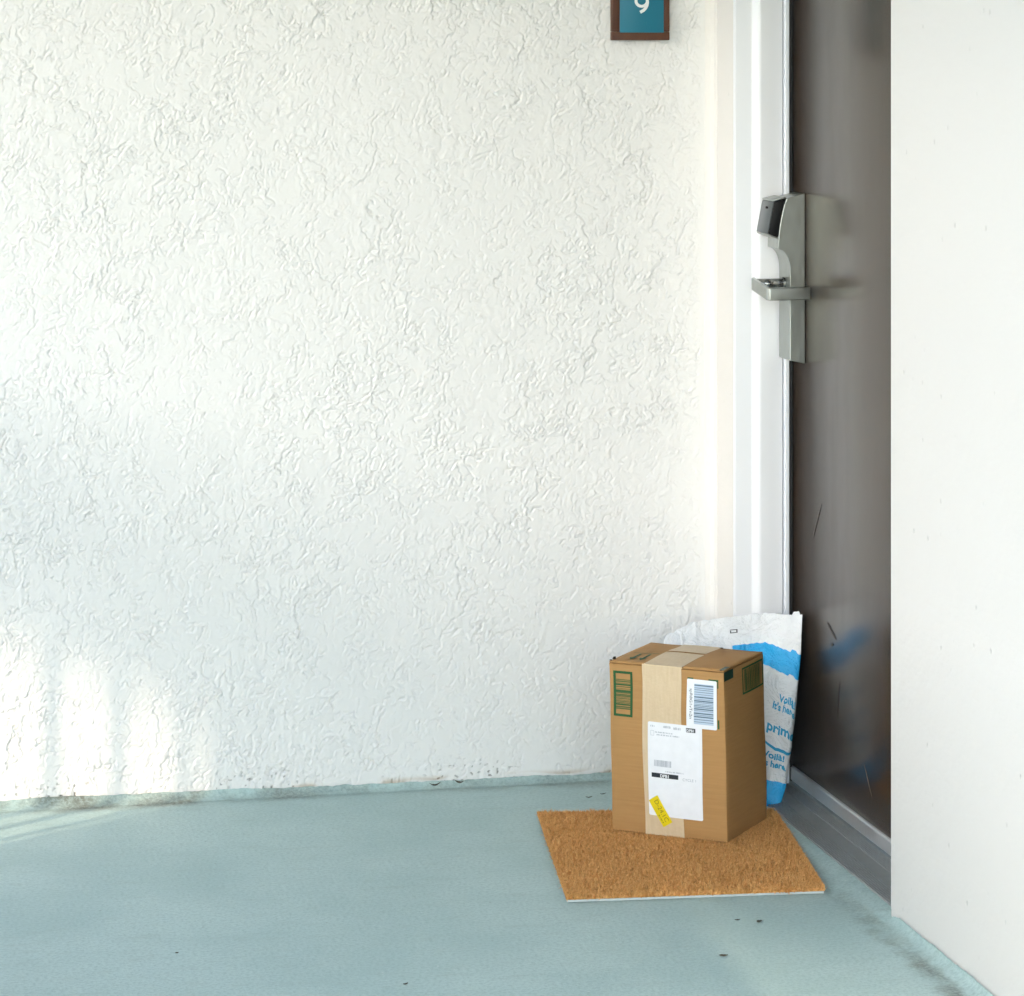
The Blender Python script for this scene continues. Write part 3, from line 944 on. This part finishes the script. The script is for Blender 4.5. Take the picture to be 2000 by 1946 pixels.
# control sections: list of (x, y) loop points per height: left, ridge, right edge, gusset back, back left
def sec(v):
    k = v
    left = Vector((np.interp(k, [0, .5, 1], [-.125, -.150, -.150]), np.interp(k, [0, .5, 1], [-.235, -.200, -.150])))
    ridge = Vector((np.interp(k, [0, .25, .6, .82, 1], [-.045, -.040, .000, .036, .045]), np.interp(k, [0, .25, .6, .82, 1], [-.315, -.320, -.275, -.225, -.190])))
    right = Vector((np.interp(k, [0, .15, .3, .65, .8, 1], [.032, .048, .056, .076, .088, .097]), np.interp(k, [0, .15, .3, .65, .8, 1], [-.335, -.325, -.315, -.300, -.285, -.272])))
    gus = right + Vector((np.interp(k, [0, .1, .5, .75, .9, 1], [.004, .014, .017, .010, .003, .001]), np.interp(k, [0, .1, .5, .75, .9, 1], [.015, .042, .045, .030, .010, .003])))
    back = Vector((np.interp(k, [0, .5, .85, 1], [-.01, .02, .052, .052]), np.interp(k, [0, .5, .85, 1], [-.25, -.20, -.19, -.186])))
    bl = left + Vector((.015, np.interp(k, [0, .12, .5, .85, 1], [.012, .06, .075, .04, .003])))
    return [left, ridge, right, gus, back, bl]
stops = [0, .27, .44, .52, .76, .98, 1.0]
def bag_xy(s, v):
    c = sec(v); c = c + [c[0]]
    i = max(0, min(5, next((k for k in range(6) if s <= stops[k + 1]), 5)))
    f = (s - stops[i]) / (stops[i + 1] - stops[i])
    return c[i] * (1 - f) + c[i + 1] * f
ZT = .352
def bag_pt(s, v):
    # soften the polygon by averaging around s
    p = Vector((0, 0)); tw = 0
    for d, w in ((-.02, .6), (-.01, .8), (0, 1), (.01, .8), (.02, .6)):
        p += bag_xy((s + d) % 1.0, v) * w; tw += w
    p /= tw
    # row height: top edge falls away to the left, rows dip to the right
    fs = s if s <= .44 else (.44 if s < .52 else max(0., .44 * (1 - (s - .52) / .48)))
    z_top = np.interp(fs, [0, .08, .2, .27, .44], [.300, .330, .342, .348, .356]) + .004 * nz(fs * 40, 3) + .003 * nz(fs * 110, 8) + (.006 if .395 < fs < .425 else 0)
    z_mid = np.interp(fs, [0, .27, .44], [.0, .010, -.036]) * math.sin(math.pi * min(1, v)) * 1.0
    z = .006 + (z_top - .006) * v + z_mid
    z += (.016 * (1 - v) ** 2) * (1 if s < .30 else max(0, 1 - (s - .30) / .12)) * 0
    # crumple
    c1 = nz(p.x * 22, p.y * 22, z * 16); c2 = nz(p.x * 60, p.y * 60 + 4, z * 45); c3 = abs(nz(p.x * 34 + 7, p.y * 34, z * 24))
    nrm = Vector((-.55, -.8)) if s < .46 else Vector((.8, -.3))
    amp = .0045 if s < .46 else .0025
    dpl = c1 * amp + c2 * .0005 - c3 * .0025
    q = p + nrm * dpl
    q.x = min(q.x, XD - .004)
    return Vector((q.x, q.y, z + .002 * c1))
P = np.zeros((NS, NV, 3)); UV = np.zeros((NS, NV, 2))
for i in range(NS):
    for j in range(NV):
        s_ = i / NS; v_ = j / (NV - 1)
        p = bag_pt(s_, v_)
        P[i, j] = (p.x - bo[0], p.y - bo[1], p.z - bo[2]); UV[i, j] = (s_, v_)
t = NT('mailer_film')
at = t.n('Attribute', attribute_name='st').outputs['Vector']
sx_, sy_, _ = t.n('SeparateXYZ', {0: at}).outputs
wob = t.math('MULTIPLY', t.math('SUBTRACT', t.noise(25, 2), .5), .003)
vv = t.math('ADD', sy_, wob)
band = t.math('MULTIPLY', t.rng(vv, .732, .735), t.rng(vv, .838, .841, 1, 0))
band = t.math('MULTIPLY', band, t.math('MULTIPLY', t.rng(sx_, .183, .187), t.rng(sx_, .55, .56, 1, 0)))
foot = t.rng(vv, .176, .180, 1, 0)
blue = t.math('MAXIMUM', band, foot)
col = t.mix(blue, t.mix(t.noise(16, 4), (.78, .81, .84), (.86, .87, .88)), (.004, .42, .86))
wr = t.noise(70, 5, .65, .6)
wr2 = t.noise(24, 4, .6, 1.0)
h = t.math('ADD', t.math('MULTIPLY', wr, .0028), t.math('MULTIPLY', wr2, .013))
t.p(Base_Color=col, Roughness=t.math('SUBTRACT', .42, t.math('MULTIPLY', blue, .20)), Normal=t.bump(h))
t.b.inputs['Subsurface Weight'].default_value = 0.0
film = t.m
bb = grid_mesh('bag_body', P, film, bag, uv=UV, close_u=True)
# print on the visible face
t = NT('blue_print'); t.p(Base_Color=(.02, .36, .60), Roughness=.45); bprint = t.m
def bag_fn(a, b, off):
    """a: metres right of the ridge line along the face, b: metres below the text top; rows follow the bag"""
    s_ = .27 + a / .105 * .17
    v_ = b
    p = bag_pt(s_, v_); p2 = bag_pt(s_ + .004, v_); p3 = bag_pt(s_, min(1, v_ + .01))
    nrm = (p2 - p).cross(p3 - p).normalized()
    return p + nrm * off - Vector(bo)
def bag_text(s_txt, size, a, v0, bold=True, width=None):
    v, f = text_geo(s_txt, size, bold)
    if width:
        mx = max(p[0] for p in v); v = [(p[0] * width / mx, p[1]) for p in v]
    MB().add([bag_fn(a + x, v0 + y / .34, .0009) for x, y in v], f).build('printed_text', bprint, bag)
bag_text('Voilà!', .0165, .062, .604, width=.044)
bag_text("It's here.", .0165, .050, .560, width=.060)
bag_text('prime', .0235, .044, .445, width=.070)
bag_text('Voilà!', .0165, .046, .305, width=.048)
bag_text("It's here.", .0165, .040, .260, width=.062)
# smile under the word
pth = [(.034 + .100 * k / 16, .405 - .050 * math.sin(math.pi * (.08 + .80 * k / 16)) + .012 * k / 16) for k in range(17)]
L = []; Q = []
for k, (a, b) in enumerate(pth):
    w = .006 * math.sin(math.pi * (k + .6) / 17.2) + .003
    L.append(bag_fn(a, b + w, .0009)); Q.append(bag_fn(a, b - w, .0009))
MB().add(L + Q, [(k, k + 1, 17 + k + 1, 17 + k) for k in range(16)]).build('printed_smile', bprint, bag)
# small dark printed mark near the top
m = MB()
for (a0, a1, b0, b1) in ((.0, .012, 0, .004), (.0, .012, .016, .020), (.0, .002, .004, .016), (.010, .012, .004, .016)):
    m.add([bag_fn(-.055 + a, .905 + b, .0009) for a, b in ((a0, b0), (a1, b0), (a1, b1), (a0, b1))], [(0, 1, 2, 3)])
m.build('printed_mark', M['ink'], bag)

# ------------------------------------------------------------------ small litter
t = NT('dead_leaf'); t.p(Base_Color=t.mix(t.noise(200, 2), (.035, .032, .022), (.10, .075, .045)), Roughness=.85); leaf = t.m
def litter(x, y, z, L, wd, ang, label, curl=.3, upright=False):
    n = 10; vs = []; fs = []
    for i in range(n + 1):
        s = i / n; w = wd * math.sin(math.pi * (s * .92 + .04)) * (1 + .3 * nz(s * 6, x * 30))
        zz = .0012 + curl * L * (s - .5) ** 2 * 2 + .0004 * random.random()
        for k in (-1, 0, 1):
            vs.append(((s - .5) * L, k * w / 2, zz + (.25 * w if k else 0)))
    for i in range(n):
        for k in (0, 1):
            fs.append((i * 3 + k, i * 3 + 3 + k, i * 3 + 4 + k, i * 3 + 1 + k))
    o = MB().add(vs, fs).build('leaf_fragment', leaf)
    o.location = (x, y, z); o.rotation_euler = (R(70) if upright else 0, 0, ang)
    md = o.modifiers.new('s', 'SOLIDIFY'); md.thickness = .0006
    tag(o, label, 'leaf', 'leaf fragments on the floor')
litter(-.566, -.028, .008, .024, .007, .2, 'dark curled leaf bit at the wall foot, left of two', .5)
litter(-.518, -.026, .010, .018, .009, -.6, 'dark curled leaf bit at the wall foot, right of two', .5)
litter(-.290, -.149, 0, .013, .003, .1, 'thin dark fragment between the wall and doormat, left of two')
litter(-.258, -.131, 0, .013, .003, .3, 'thin dark fragment between the wall and doormat, right of two')
litter(-.218, -1.053, 0, .012, .008, .5, 'dark leaf crumb on the floor just in front of the doormat')
litter(-.250, -1.035, 0, .010, .004, .1, 'tiny dark crumb left of the crumb in front of the doormat')
litter(-.329, -1.231, 0, .015, .007, -.1, 'flat dark leaf fragment nearest the lower right floor')
litter(-.846, -1.274, 0, .010, .004, .6, 'dark fragment at the bottom edge of the floor')
litter(-1.171, -1.035, 0, .006, .004, 0, 'tiny dark speck on the left part of the floor')
